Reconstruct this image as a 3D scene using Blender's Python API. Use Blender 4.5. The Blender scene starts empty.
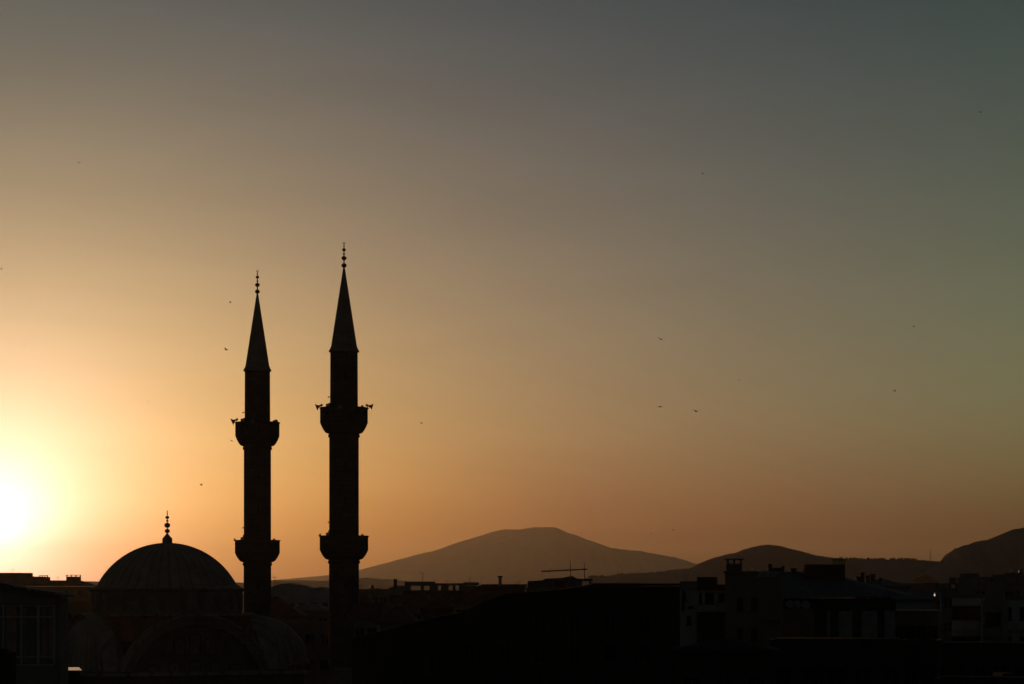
import bpy, math, random
from mathutils import Vector, Matrix
R = math.radians
PI = math.pi
C = bpy.context.scene
COL = C.collection

# ------------------------------------------------------------------ camera, sky, sun, exposure
EYE = 18.0                      # the camera stands at a rooftop window 18 m above the street
F = 85 / 36 * 1024              # focal length in pixels
HZ = 590.0                      # picture row of the true horizon
cam = bpy.data.cameras.new('camera')
camo = bpy.data.objects.new('camera', cam)
COL.objects.link(camo)
cam.lens = 85
cam.sensor_width = 36
cam.shift_y = (HZ - 342) / 1024
cam.clip_start = 0.5
cam.clip_end = 90000
camo.location = (0, 0, EYE)
camo.rotation_euler = (PI / 2, 0, 0)
C.camera = camo
C.view_settings.view_transform = 'Standard'
C.view_settings.look = 'None'
C.view_settings.exposure = 0
C.view_settings.gamma = 1
C.cycles.use_denoising = True
C.cycles.max_bounces = 5
C.cycles.volume_bounces = 0
C.cycles.sample_clamp_indirect = 2

SUN_EL, SUN_AZ = R(1.42), R(-12.1)
SUN_DIR = Vector((math.sin(SUN_AZ) * math.cos(SUN_EL), math.cos(SUN_AZ) * math.cos(SUN_EL), math.sin(SUN_EL)))

# sky grade per channel: exp(k0 + k1*elevation + k2*angle_to_sun + k3*elevation^2), degrees
SK0 = (0.01363, 0.44269, 0.82170)
SK1 = (0.04937, 0.00485, -0.04309)
SK2 = (-0.04694, -0.05647, -0.01901)
SK4 = (0.00123, 0.00211, 0.00022)
SK5 = (-0.00059, -0.00220, -0.00120)
SK6 = (-2.58612, -3.74110, -0.60924)
SK3 = (-0.00578, -0.00092, 0.00105)
GLOW1, W1 = (2.227, 1.742, 2.115), 1.75     # dusty air lit right round the sun
GLOW2, W2 = (0.3, 0.3, 0.3), 1.3
SKY_STRENGTH = 0.05
BACK = (0.29, 0.30, 0.33)            # how dim the sky opposite the sun is
SUN_STRENGTH = 0.42
HAZE_D, HAZE_G = 3.7e-5, 0.72
#@@OVERRIDE

world = bpy.data.worlds.new('World')
C.world = world
world.use_nodes = True
wn = world.node_tree
for n in list(wn.nodes):
    wn.nodes.remove(n)


def wnode(t, **k):
    n = wn.nodes.new(t)
    for a, b in k.items():
        setattr(n, a, b)
    return n


def wmath(op, a, b=None, c=None, clamp=False):
    n = wnode('ShaderNodeMath', operation=op, use_clamp=clamp)
    for i, v in enumerate((a, b, c)):
        if v is None:
            continue
        if isinstance(v, (int, float)):
            n.inputs[i].default_value = v
        else:
            wn.links.new(v, n.inputs[i])
    return n.outputs[0]


sky = wnode('ShaderNodeTexSky', sky_type='NISHITA')
sky.sun_disc = False
sky.sun_elevation = SUN_EL
sky.sun_rotation = SUN_AZ
sky.altitude = 900
sky.air_density = 1.0
sky.dust_density = 1.7
sky.ozone_density = 1.0
tc = wnode('ShaderNodeTexCoord')
dot = wnode('ShaderNodeVectorMath', operation='DOT_PRODUCT')
dot.inputs[1].default_value = SUN_DIR
nrm = wnode('ShaderNodeVectorMath', operation='NORMALIZE')
wn.links.new(tc.outputs['Generated'], nrm.inputs[0])
wn.links.new(nrm.outputs[0], dot.inputs[0])
ang = wmath('MULTIPLY', wmath('ARCCOSINE', wmath('MINIMUM', dot.outputs['Value'], 0.9999999)), 180 / PI)
sepd = wnode('ShaderNodeSeparateXYZ')
wn.links.new(nrm.outputs[0], sepd.inputs[0])
elev = wmath('MULTIPLY', wmath('ARCSINE', sepd.outputs['Z']), 180 / PI)
elc = wmath('MINIMUM', wmath('MAXIMUM', elev, 0.0), 15.0)
anc = wmath('MINIMUM', ang, 27.0)
el2 = wmath('MULTIPLY', elc, elc)
an2 = wmath('MULTIPLY', anc, anc)
ela = wmath('MULTIPLY', elc, anc)
elx = wmath('EXPONENT', wmath('MULTIPLY', elc, -1 / 1.6))


def wrange(v, a, b, c, d):
    n = wnode('ShaderNodeMapRange', interpolation_type='SMOOTHSTEP', clamp=True)
    wn.links.new(v, n.inputs[0])
    for i, x in enumerate((a, b, c, d)):
        n.inputs[i + 1].default_value = x
    return n.outputs[0]


g1 = wmath('EXPONENT', wmath('MULTIPLY', ang, -1 / W1))
g2 = wmath('EXPONENT', wmath('MULTIPLY', wmath('MULTIPLY', ang, ang), -1 / W2 ** 2))
vm = wnode('ShaderNodeVectorMath', operation='MULTIPLY')
vm.inputs[1].default_value = (7, 7, 42)
wn.links.new(nrm.outputs[0], vm.inputs[0])
nzw = wnode('ShaderNodeTexNoise')
nzw.inputs['Scale'].default_value = 1.0
nzw.inputs['Detail'].default_value = 4
nzw.inputs['Distortion'].default_value = 0.6
wn.links.new(vm.outputs[0], nzw.inputs['Vector'])
streak = wmath('MULTIPLY_ADD', nzw.outputs['Fac'], 0.16, 0.92)      # faint uneven layers of dust
sepc = wnode('ShaderNodeSeparateColor')
wn.links.new(sky.outputs[0], sepc.inputs[0])
comb = wnode('ShaderNodeCombineColor')
for i in range(3):
    e = wmath('ADD', wmath('MULTIPLY_ADD', elc, SK1[i], SK0[i]),
              wmath('ADD', wmath('MULTIPLY', anc, SK2[i]), wmath('MULTIPLY', el2, SK3[i])))
    e = wmath('ADD', e, wmath('ADD', wmath('MULTIPLY', an2, SK4[i]), wmath('MULTIPLY', ela, SK5[i])))
    e = wmath('ADD', e, wmath('MULTIPLY', wmath('MULTIPLY', elx, wmath('MINIMUM', wmath('MULTIPLY', ang, 1 / 14), 1.0)), SK6[i]))
    front = wmath('MULTIPLY', wrange(ang, 27, 68, 1, 0), wrange(elev, 13, 50, 1, 0))
    v = wmath('MULTIPLY', wmath('MULTIPLY', sepc.outputs[i], wmath('EXPONENT', e)), front)
    v = wmath('ADD', v, wmath('MULTIPLY', wmath('MULTIPLY', sepc.outputs[i], wmath('SUBTRACT', 1.0, front)), BACK[i]))
    v = wmath('ADD', v, wmath('ADD', wmath('MULTIPLY', g1, GLOW1[i] / SKY_STRENGTH),
                              wmath('MULTIPLY', g2, GLOW2[i] / SKY_STRENGTH)))
    v = wmath('MULTIPLY', v, streak)
    wn.links.new(v, comb.inputs[i])
bg = wnode('ShaderNodeBackground')
bg.inputs[1].default_value = SKY_STRENGTH
wn.links.new(comb.outputs[0], bg.inputs[0])
wo = wnode('ShaderNodeOutputWorld')
wn.links.new(bg.outputs[0], wo.inputs[0])
world.cycles.sampling_method = 'MANUAL'
world.cycles.sample_map_resolution = 2048

sl = bpy.data.lights.new('sun', 'SUN')
sl.energy = SUN_STRENGTH
sl.angle = R(0.5)
sl.color = (1.0, 0.50, 0.20)
so = bpy.data.objects.new('sun', sl)
COL.objects.link(so)
so.location = (-300, 1400, 100)
so.rotation_euler = SUN_DIR.to_track_quat('Z', 'Y').to_euler()


# ------------------------------------------------------------------ helpers
def px(x, D):
    return (x - 512) * D / F


def pz(y, D):
    return EYE + (HZ - y) * D / F


class MB:
    """collects shapes that become ONE mesh object"""

    def __init__(self):
        self.v, self.f, self.smooth = [], [], []
        self.M = Matrix.Identity(4)

    def add(self, vs, fs, smooth=False):
        b = len(self.v)
        self.v += [tuple(self.M @ Vector(p)) for p in vs]
        self.f += [tuple(b + i for i in f) for f in fs]
        self.smooth += [smooth] * len(fs)
        return self

    def box(self, x0, x1, y0, y1, z0, z1):
        vs = [(x0, y0, z0), (x1, y0, z0), (x1, y1, z0), (x0, y1, z0),
              (x0, y0, z1), (x1, y0, z1), (x1, y1, z1), (x0, y1, z1)]
        return self.add(vs, [(0, 3, 2, 1), (4, 5, 6, 7), (0, 1, 5, 4), (1, 2, 6, 5), (2, 3, 7, 6), (3, 0, 4, 7)])

    def cbox(self, x, y, w, d, z0, z1):
        return self.box(x - w / 2, x + w / 2, y - d / 2, y + d / 2, z0, z1)

    def prism(self, pts, y0, y1):
        """outline in x,z pushed from y0 to y1"""
        n = len(pts)
        vs = [(a, y0, b) for a, b in pts] + [(a, y1, b) for a, b in pts]
        fs = [tuple(range(n)), tuple(range(2 * n - 1, n - 1, -1))]
        fs += [(i, i + n, (i + 1) % n + n, (i + 1) % n) for i in range(n)]
        return self.add(vs, fs)

    def slab(self, pts, z0, z1):
        """outline in x,y raised from z0 to z1"""
        n = len(pts)
        vs = [(a, b, z0) for a, b in pts] + [(a, b, z1) for a, b in pts]
        fs = [tuple(range(n - 1, -1, -1)), tuple(range(n, 2 * n))]
        fs += [(i, (i + 1) % n, (i + 1) % n + n, i + n) for i in range(n)]
        return self.add(vs, fs)

    def lathe(self, prof, n=24, smooth=True, cx=0, cy=0, ridge=0.0, a0=0.0):
        """prof: list of (radius, z) bottom to top; ridge lifts every other column a little (standing seams)"""
        vs, fs = [], []
        m = len(prof)
        for k in range(n):
            a = a0 + 2 * PI * k / n
            q = 1 + (ridge if k % 4 == 0 else 0)
            for r, z in prof:
                vs.append((cx + r * q * math.cos(a), cy + r * q * math.sin(a), z))
        for k in range(n):
            k2 = (k + 1) % n
            for j in range(m - 1):
                fs.append((k * m + j, k2 * m + j, k2 * m + j + 1, k * m + j + 1))
        fs.append(tuple(k * m for k in range(n - 1, -1, -1)))
        fs.append(tuple(k * m + m - 1 for k in range(n)))
        return self.add(vs, fs, smooth)

    def tube(self, a, b, r0, r1=None, n=8):
        a, b = Vector(a), Vector(b)
        r1 = r0 if r1 is None else r1
        d = (b - a).normalized()
        u = d.orthogonal().normalized()
        w = d.cross(u)
        vs = []
        for c, r in ((a, r0), (b, r1)):
            for k in range(n):
                t = 2 * PI * k / n
                vs.append(tuple(c + u * r * math.cos(t) + w * r * math.sin(t)))
        fs = [(k, (k + 1) % n, (k + 1) % n + n, k + n) for k in range(n)]
        fs += [tuple(range(n - 1, -1, -1)), tuple(range(n, 2 * n))]
        return self.add(vs, fs, True)

    def ball(self, c, r, n=12, sz=1.0):
        pr = [(max(1e-3, r * math.sin(t)), c[2] - r * sz * math.cos(t)) for t in [PI * i / 8 for i in range(9)]]
        return self.lathe(pr, n, True, c[0], c[1])

    def build(self, name, mat, parent=None):
        me = bpy.data.meshes.new(name)
        me.from_pydata(self.v, [], self.f)
        me.polygons.foreach_set('use_smooth', self.smooth)
        me.materials.append(mat)
        me.update()
        o = bpy.data.objects.new(name, me)
        COL.objects.link(o)
        o.parent = parent
        return o


def tag(o, label, cat=None, group=None, kind=None):
    o['label'] = label
    if cat:
        o['category'] = cat
    if group:
        o['group'] = group
    if kind:
        o['kind'] = kind
    return o


def empty(name, loc, rz=0.0):
    o = bpy.data.objects.new(name, None)
    o.empty_display_size = 0.5
    COL.objects.link(o)
    o.location = loc
    o.rotation_euler = (0, 0, rz)
    return o


def copy_tree(o, parent=None):
    c = o.copy()
    COL.objects.link(c)
    c.parent = parent
    for ch in [k for k in o.children]:
        copy_tree(ch, c)
    return c


# ------------------------------------------------------------------ materials
def mat(name, col, rough=0.8, var=0.25, scale=1.5, metal=0.0, bump=0.0, brick=None, wave=None, spec=0.06, trans=0.0):
    m = bpy.data.materials.new(name)
    m.use_nodes = True
    nt = m.node_tree
    b = nt.nodes['Principled BSDF']
    b.inputs['Roughness'].default_value = rough
    b.inputs['Metallic'].default_value = metal
    b.inputs['Specular IOR Level'].default_value = spec
    if trans:
        b.inputs['Transmission Weight'].default_value = trans
    t = nt.nodes.new('ShaderNodeTexCoord')
    nz = nt.nodes.new('ShaderNodeTexNoise')
    nz.inputs['Scale'].default_value = scale
    nz.inputs['Detail'].default_value = 6
    nz.inputs['Roughness'].default_value = 0.6
    nt.links.new(t.outputs['Object'], nz.inputs['Vector'])
    rp = nt.nodes.new('ShaderNodeValToRGB')
    rp.color_ramp.elements[0].position = 0.3
    rp.color_ramp.elements[1].position = 0.72
    rp.color_ramp.elements[0].color = tuple(c * (1 - var) for c in col) + (1,)
    rp.color_ramp.elements[1].color = tuple(min(1, c * (1 + var)) for c in col) + (1,)
    nt.links.new(nz.outputs['Fac'], rp.inputs[0])
    out = rp.outputs[0]
    hgt = nz.outputs['Fac']
    if brick:
        bk = nt.nodes.new('ShaderNodeTexBrick')
        bk.inputs['Scale'].default_value = 1.0
        bk.inputs['Brick Width'].default_value = brick[0]
        bk.inputs['Row Height'].default_value = brick[1]
        bk.inputs['Mortar Size'].default_value = brick[1] * 0.05
        bk.inputs['Color1'].default_value = (1, 1, 1, 1)
        bk.inputs['Color2'].default_value = (0.82, 0.82, 0.82, 1)
        bk.inputs['Mortar'].default_value = (0.55, 0.55, 0.55, 1)
        mp = nt.nodes.new('ShaderNodeMapping')
        mp.inputs['Rotation'].default_value = (R(90), 0, 0)
        nt.links.new(t.outputs['Object'], mp.inputs[0])
        nt.links.new(mp.outputs[0], bk.inputs['Vector'])
        mx = nt.nodes.new('ShaderNodeMixRGB')
        mx.blend_type = 'MULTIPLY'
        mx.inputs[0].default_value = 1
        nt.links.new(out, mx.inputs[1])
        nt.links.new(bk.outputs[0], mx.inputs[2])
        out = mx.outputs[0]
    if wave:
        wv = nt.nodes.new('ShaderNodeTexWave')
        wv.bands_direction = 'X'
        wv.inputs['Scale'].default_value = wave
        wv.inputs['Distortion'].default_value = 0.2
        nt.links.new(t.outputs['Object'], wv.inputs['Vector'])
        hgt = wv.outputs['Fac']
    if bump:
        bp = nt.nodes.new('ShaderNodeBump')
        bp.inputs['Strength'].default_value = bump
        bp.inputs['Distance'].default_value = 0.08
        nt.links.new(hgt, bp.inputs['Height'])
        nt.links.new(bp.outputs[0], b.inputs['Normal'])
    nt.links.new(out, b.inputs['Base Color'])
    return m


M = dict(
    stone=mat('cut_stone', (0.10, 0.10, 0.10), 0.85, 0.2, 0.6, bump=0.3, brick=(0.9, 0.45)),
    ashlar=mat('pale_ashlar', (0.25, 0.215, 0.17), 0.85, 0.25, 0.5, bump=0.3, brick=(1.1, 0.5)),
    lead=mat('sheet_lead', (0.34, 0.32, 0.27), 0.65, 0.25, 0.8, 0.0, bump=0.15),
    redband=mat('dark_red_plaster', (0.25, 0.10, 0.06), 0.85, 0.3, 0.7),
    brass=mat('brass', (0.35, 0.24, 0.09), 0.4, 0.2, 3, 0.9),
    plaster=mat('grey_plaster', (0.28, 0.26, 0.23), 0.9, 0.25, 0.35, bump=0.2),
    pale=mat('pale_paint', (0.52, 0.52, 0.50), 0.85, 0.15, 0.4, bump=0.1),
    brown=mat('brown_plaster', (0.24, 0.18, 0.12), 0.9, 0.3, 0.35, bump=0.2),
    ochre=mat('ochre_plaster', (0.33, 0.24, 0.12), 0.9, 0.25, 0.35, bump=0.2),
    bluegrey=mat('blue_grey_paint', (0.34, 0.37, 0.42), 0.85, 0.25, 0.4),
    brickred=mat('brick', (0.15, 0.085, 0.065), 0.9, 0.3, 1.0, bump=0.4, brick=(0.25, 0.08)),
    tiles=mat('terracotta_tiles', (0.26, 0.09, 0.05), 0.85, 0.35, 0.8, bump=0.8, wave=2.4),
    metalroof=mat('painted_sheet_roof', (0.15, 0.155, 0.155), 0.75, 0.25, 0.5, 0.0, bump=0.5, wave=1.2),
    tar=mat('tar_felt', (0.045, 0.045, 0.045), 0.95, 0.4, 0.6, bump=0.3),
    darkwall=mat('shade_dark_render', (0.06, 0.055, 0.05), 0.95, 0.3, 0.4, bump=0.2),  # near-black base colour carries the deep shade of the backlit walls
    concrete=mat('raw_concrete', (0.20, 0.19, 0.18), 0.9, 0.25, 0.6, bump=0.3),
    frame=mat('white_frame_paint', (0.55, 0.54, 0.52), 0.5, 0.08, 3),
    darkframe=mat('dark_frame_paint', (0.07, 0.06, 0.05), 0.5, 0.1, 3),
    glass=mat('window_glass', (0.015, 0.017, 0.02), 0.06, 0.1, 1.0, spec=0.5),
    shutter=mat('white_shutter', (0.36, 0.36, 0.38), 0.7, 0.3, 2, bump=0.3, wave=0.01),
    steel=mat('galvanised_steel', (0.30, 0.30, 0.30), 0.35, 0.2, 4, 0.8),
    zinc=mat('bright_zinc_sheet', (0.72, 0.56, 0.48), 0.28, 0.1, 1.5, 1.0),
    iron=mat('black_iron', (0.03, 0.03, 0.03), 0.5, 0.2, 4, 0.4),
    dish=mat('dish_paint', (0.33, 0.33, 0.33), 0.5, 0.08, 3),
    curtain=mat('curtain_cloth', (0.62, 0.36, 0.24), 0.9, 0.3, 3),
    lattice=mat('plaster_lattice', (0.17, 0.15, 0.125), 0.9, 0.3, 4),
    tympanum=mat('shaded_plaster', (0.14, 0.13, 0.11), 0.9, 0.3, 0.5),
    clear_glass=mat('clear_window_glass', (0.8, 0.8, 0.8), 0.03, 0.02, 1, spec=0.5),
    ground=mat('street_ground', (0.07, 0.065, 0.06), 0.95, 0.3, 0.02),
    hill=mat('dry_hillside', (0.15, 0.14, 0.155), 0.95, 0.35, 0.004),
    leaf=mat('leaves', (0.05, 0.07, 0.03), 0.8, 0.4, 0.8),
    bark=mat('bark', (0.09, 0.07, 0.05), 0.9, 0.3, 3, bump=0.5),
    feather=mat('dark_feathers', (0.04, 0.035, 0.03), 0.8, 0.2, 20),
)


M['clear_glass'].node_tree.nodes['Principled BSDF'].inputs['Alpha'].default_value = 0.12      # see-through pane
M['clear_glass'].node_tree.nodes['Principled BSDF'].inputs['Base Color'].default_value = (.1, .1, .1, 1)


nt = M['lead'].node_tree                                        # darker rolled seams running up each lead roof
gt = nt.nodes.new('ShaderNodeTexGradient')
gt.gradient_type = 'RADIAL'
tcx = nt.nodes.new('ShaderNodeTexCoord')
nt.links.new(tcx.outputs['Object'], gt.inputs['Vector'])
m1 = nt.nodes.new('ShaderNodeMath'); m1.operation = 'MULTIPLY'; m1.inputs[1].default_value = 40
m2 = nt.nodes.new('ShaderNodeMath'); m2.operation = 'FRACT'
m3 = nt.nodes.new('ShaderNodeMath'); m3.operation = 'LESS_THAN'; m3.inputs[1].default_value = 0.17
m4 = nt.nodes.new('ShaderNodeMath'); m4.operation = 'MULTIPLY'; m4.inputs[1].default_value = 0.4
mxs = nt.nodes.new('ShaderNodeMixRGB')
mxs.inputs[2].default_value = (0.06, 0.055, 0.05, 1)
bs = nt.nodes['Principled BSDF']
src = bs.inputs['Base Color'].links[0].from_socket
nt.links.new(gt.outputs['Fac'], m1.inputs[0]); nt.links.new(m1.outputs[0], m2.inputs[0]); nt.links.new(m2.outputs[0], m3.inputs[0])
nt.links.new(m3.outputs[0], m4.inputs[0]); nt.links.new(m4.outputs[0], mxs.inputs[0]); nt.links.new(src, mxs.inputs[1])
nt.links.new(mxs.outputs[0], bs.inputs['Base Color'])


def emit(name, col, s):
    m = bpy.data.materials.new(name)
    m.use_nodes = True
    b = m.node_tree.nodes['Principled BSDF']
    b.inputs['Base Color'].default_value = (.8, .8, .8, 1)
    b.inputs['Emission Color'].default_value = col + (1,)
    b.inputs['Emission Strength'].default_value = s
    return m


# ------------------------------------------------------------------ ground and hills
g = MB()
g.add([(-24000, -2000, 0), (24000, -2000, 0), (24000, 24000, 0), (-24000, 24000, 0)], [(0, 1, 2, 3)])
tag(g.build('ground', M['ground']), 'flat dark ground under the whole town', 'ground', None, 'structure')


def fbm(x, seed, octs=5):
    v, a, f = 0, 1, 1
    for i in range(octs):
        t = x * f + seed * 17.3 + i * 5.1
        k = math.floor(t)
        u = t - k
        u = u * u * (3 - 2 * u)

        def h(n):
            q = math.sin(n * 127.1 + seed * 311.7 + i * 74.7) * 43758.5453
            return q - math.floor(q) - 0.5
        v += a * (h(k) * (1 - u) + h(k + 1) * u)
        a *= 0.5
        f *= 2.03
    return v


def interp(pts, x):
    if x <= pts[0][0]:
        return pts[0][1]
    for (a, b), (c, d) in zip(pts, pts[1:]):
        if x <= c:
            t = (x - a) / (c - a)
            return b + (d - b) * t
    return pts[-1][1]


def hill(name, label, prof, D, depth, seed, rough=0.4, step=2.0):
    """a long ridge whose crest runs through the profile, with slopes in front and behind"""
    mb = MB()
    xs = []
    x = prof[0][0]
    while x <= prof[-1][0]:
        xs.append(x)
        x += step
    rows = [(-1, 0), (-.8, .08), (-.6, .24), (-.4, .48), (-.22, .74), (-.1, .92), (0, 1), (.15, .9), (.4, .55), (.7, .2), (1, 0)]
    vs = []
    for j, (t, hgt) in enumerate(rows):
        for x in xs:
            zt = max(0, pz(interp(prof, x) + rough * fbm(x / 9, seed), D))
            n = 1 + 0.5 * fbm(x / 14 + j * 3.3, seed + j) * (1 - hgt)
            vs.append((px(x, D), D + t * depth + depth * 0.3 * t * fbm(x / 25, seed + 9), zt * hgt * n - 0.5))
    n = len(xs)
    fs = [(j * n + i, j * n + i + 1, (j + 1) * n + i + 1, (j + 1) * n + i) for j in range(len(rows) - 1) for i in range(n - 1)]
    mb.add(vs, fs, True)
    return tag(mb.build(name, M['hill']), label, 'hill', None, 'structure')


hill('mountain', 'broad flat topped mountain fading into the orange haze on the horizon',
     [(200, 590), (262, 581), (285, 579), (318, 576), (345, 573), (366, 568), (385, 563), (413, 555.4), (430, 551.5), (446, 546.5),
      (460, 541.5), (473, 537.8), (486, 533.5), (497, 530.3), (508, 529.3), (520, 529.4), (528, 528), (536, 527), (547, 526.8), (556, 527.4), (561, 529.6), (568, 532.5),
      (577, 535.3), (586, 539), (598, 543), (609, 547.3), (622, 549.3), (636, 550.3), (648, 552.2), (662, 554.8), (675, 557.2), (686, 560.3), (700, 565), (740, 572), (800, 580), (860, 590)],
     12500, 3000, 3, 0.5)
hill('low_hill', 'low hazy ridge between the two minarets and the mountain foot',
     [(-60, 583), (60, 581), (250, 582), (275, 580), (300, 580), (330, 580.5), (365, 577.5), (390, 579), (430, 583), (480, 586), (560, 592)],
     4200, 900, 5, 0.6)
RIGHT = [(560, 582), (590, 577), (620, 574), (650, 572), (675, 569.5), (690, 568), (700, 563), (712, 558), (722, 555), (735, 552.5),
      (748, 548), (760, 545), (768, 544), (780, 545.5), (795, 549), (810, 553), (825, 556.5), (845, 558.5), (870, 558.5), (910, 559), (940, 561), (980, 565), (1040, 570), (1120, 578)]
hill('hill', 'dark rounded hill behind the roofs on the right, crest dotted with trees', RIGHT,
     2600, 420, 11, 0.9, 1.5)
STEEP = [(925, 574), (938, 565), (944, 559), (950, 555), (953, 550), (962, 545.5), (975, 541.5), (988, 539), (1000, 534), (1012, 529.5), (1024, 527), (1050, 522), (1100, 520), (1180, 530), (1300, 560)]
hill('steep_hill', 'dark steep hill rising out of the picture at the right edge', STEEP,
     2250, 300, 21, 0.8, 1.5)


# ------------------------------------------------------------------ minarets
S = 240 / F                      # metres per picture pixel at the near minaret


def zz(y):
    return EYE + (HZ - y) * S


def finial(parent, z0, parts, rod_top, crescent=0.10, r=0.045):
    mb = MB()
    mb.tube((0, 0, z0), (0, 0, rod_top), r * 1.4, r * 0.7)
    for z, rr in parts:
        mb.ball((0, 0, z), rr, 12, 0.85)
    for k in range(10):                      # crescent
        a0, a1 = R(-240 + 30 * k), R(-240 + 30 * (k + 1))
        c = rod_top + crescent
        w = 0.028 * math.sin(PI * (k + 0.5) / 10) + 0.008
        mb.tube((crescent * math.cos(a0), 0, c + crescent * math.sin(a0)), (crescent * math.cos(a1), 0, c + crescent * math.sin(a1)), w, n=5)
    return mb.build('finial', M['brass'], parent)


def horn(parent, ang, r, z, yaw, size=1.0, tilt=0.0):
    """horn loudspeaker clamped to the balcony rim"""
    mb = MB()
    prof = [(0.06, -0.28), (0.10, -0.27), (0.10, -0.12), (0.06, -0.10), (0.09, 0.05), (0.16, 0.18), (0.30, 0.30), (0.33, 0.31), (0.30, 0.29), (0.06, 0.1)]
    mb.lathe([(a * size, b * size) for a, b in prof], 14)
    o = mb.build('loudspeaker', M['steel'], parent)
    o.location = (r * math.cos(R(ang)), r * math.sin(R(ang)), z)
    o.rotation_euler = (0, R(90 - tilt), R(yaw))
    br = MB()
    br.tube((0, 0, -0.1), (0.45, 0, -0.1), 0.03, n=5)
    b = br.build('bracket', M['iron'], o)
    return o


def parapet(parent, r, z0, z1, n=16):
    """pierced stone panels standing round a balcony"""
    mb = MB()
    a0 = PI / n
    for k in range(n):
        a = 2 * PI * k / n + a0
        p0 = Vector((r * math.cos(a), r * math.sin(a), 0))
        a += 2 * PI / n
        p1 = Vector((r * math.cos(a), r * math.sin(a), 0))
        q = 1 - 0.14 / r

        def seg(t0, t1, za, zb):
            A, B = p0.lerp(p1, t0), p0.lerp(p1, t1)
            mb.slab([(A.x, A.y), (B.x, B.y), (B.x * q, B.y * q), (A.x * q, A.y * q)], za, zb)
        seg(0, 1, z0, z0 + 0.5)
        seg(0, 1, z1 - 0.42, z1)
        for t0, t1 in ((0, .2), (.38, .62), (.8, 1)):
            seg(t0, t1, z0 + 0.5, z1 - 0.42)
    mb.lathe([(r * 0.93, z1 + .004), (r * 1.03, z1 + .004), (r * 1.04, z1 + .1), (r * .93, z1 + .1)], n, False, a0=a0)
    return mb.build('parapet', M['stone'], parent)


def balcony(root, yt, hw_top, y_par, y_ring, hw_shaft):
    r = hw_top * S
    rs = hw_shaft * S
    prof = [(rs, zz(y_ring) - 0.35), (rs + 0.10, zz(y_ring) - 0.3), (rs + 0.12, zz(y_ring) - 0.08), (rs + 0.03, zz(y_ring))]
    n = 6
    for i in range(n + 1):                   # stepped corbels (muqarnas) opening outwards
        t = i / n
        rr = rs + 0.05 + (r - 0.04 - rs - 0.05) * (t ** 0.55)
        z = zz(y_ring) + (zz(y_par) - zz(y_ring)) * (t ** 1.1)
        prof += [(rr, z), (rr + 0.03, z + 0.05)]
    prof += [(r, zz(y_par) + 0.1), (r, zz(y_par) + 0.16), (rs, zz(y_par) + 0.17)]
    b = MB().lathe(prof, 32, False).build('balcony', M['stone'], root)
    parapet(b, r, zz(y_par) + 0.17, zz(yt))
    d = MB()
    d.box(-0.4, 0.4, -rs - 0.06, -rs + 0.2, zz(y_par) + 0.18, zz(y_par) + 2.0)
    dd = d.build('door', M['darkframe'], b)
    dd.rotation_euler = (0, 0, R(-60))
    return b


def minaret(X, Y, label, horns):
    root = empty('minaret', (X, Y, 0))
    tag(root, label, 'minaret', 'twin minarets of the mosque')
    MB().lathe([(2.6, 0), (2.6, 7.0), (2.45, 7.3), (1.85, 9.0), (1.5, 10.2), (1.47, 10.4)], 8, False, a0=PI / 8).build('base', M['ashlar'], root)
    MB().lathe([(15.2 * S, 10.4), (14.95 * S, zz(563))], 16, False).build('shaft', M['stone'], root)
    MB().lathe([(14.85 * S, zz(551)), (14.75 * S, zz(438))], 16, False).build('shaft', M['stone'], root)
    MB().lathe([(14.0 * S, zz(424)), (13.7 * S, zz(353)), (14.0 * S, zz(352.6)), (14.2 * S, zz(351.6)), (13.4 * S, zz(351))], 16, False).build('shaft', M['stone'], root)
    balcony(root, 408.8, 24.0, 423.5, 434.3, 14.75)
    balcony(root, 536.8, 24.4, 550.5, 560.3, 14.9)
    sp = MB().lathe([(14.0 * S, zz(352.4)), (15.2 * S, zz(352)), (15.3 * S, zz(351)), (14.0 * S, zz(349)), (12.9 * S, zz(346)), (0.09, zz(268))], 32, False)
    sp.build('spire', M['lead'], root)
    finial(root, zz(269), [(zz(265.5), 0.27), (zz(258.2), 0.26), (zz(249.8), 0.19), (zz(254), 0.11), (zz(246), 0.08)], zz(243.6), 0.11, .055)
    for a, r, z, yaw, sz, tl in horns:
        horn(root, a, r, z, yaw, sz, tl)
    for zr in (zz(397), zz(522)):            # small bracket lamps beside the shaft
        MB().tube((-13 * S, -0.3, zr), (-16 * S, -0.35, zr), 0.03).tube((-15.2 * S, -0.35, zr - 0.12), (-15.2 * S, -0.35, zr + 0.02), 0.05).build('lamp_bracket', M['iron'], root)
    for zb, sgn in ((zz(408), -1), (zz(536.5), -1), (zz(408), 1), (zz(536.5), 1)):   # small boxes standing behind the rim
        mb = MB()
        if sgn < 0:
            mb.cbox(-15.4 * S, -0.5, 0.42, 0.4, zb - 0.9, zb + 0.38)
        else:
            mb.cbox(18.6 * S, -0.5, 0.24, 0.3, zb - 0.9, zb + 0.22)
        mb.build('equipment_box', M['steel'], root)
    for yy in (380, 470, 505, 590, 620):     # narrow stair windows
        MB().cbox(0.25, -13.9 * S, 0.16, 0.2, zz(yy), zz(yy) + 0.7).build('slit_window', M['glass'], root)
    return root


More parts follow.
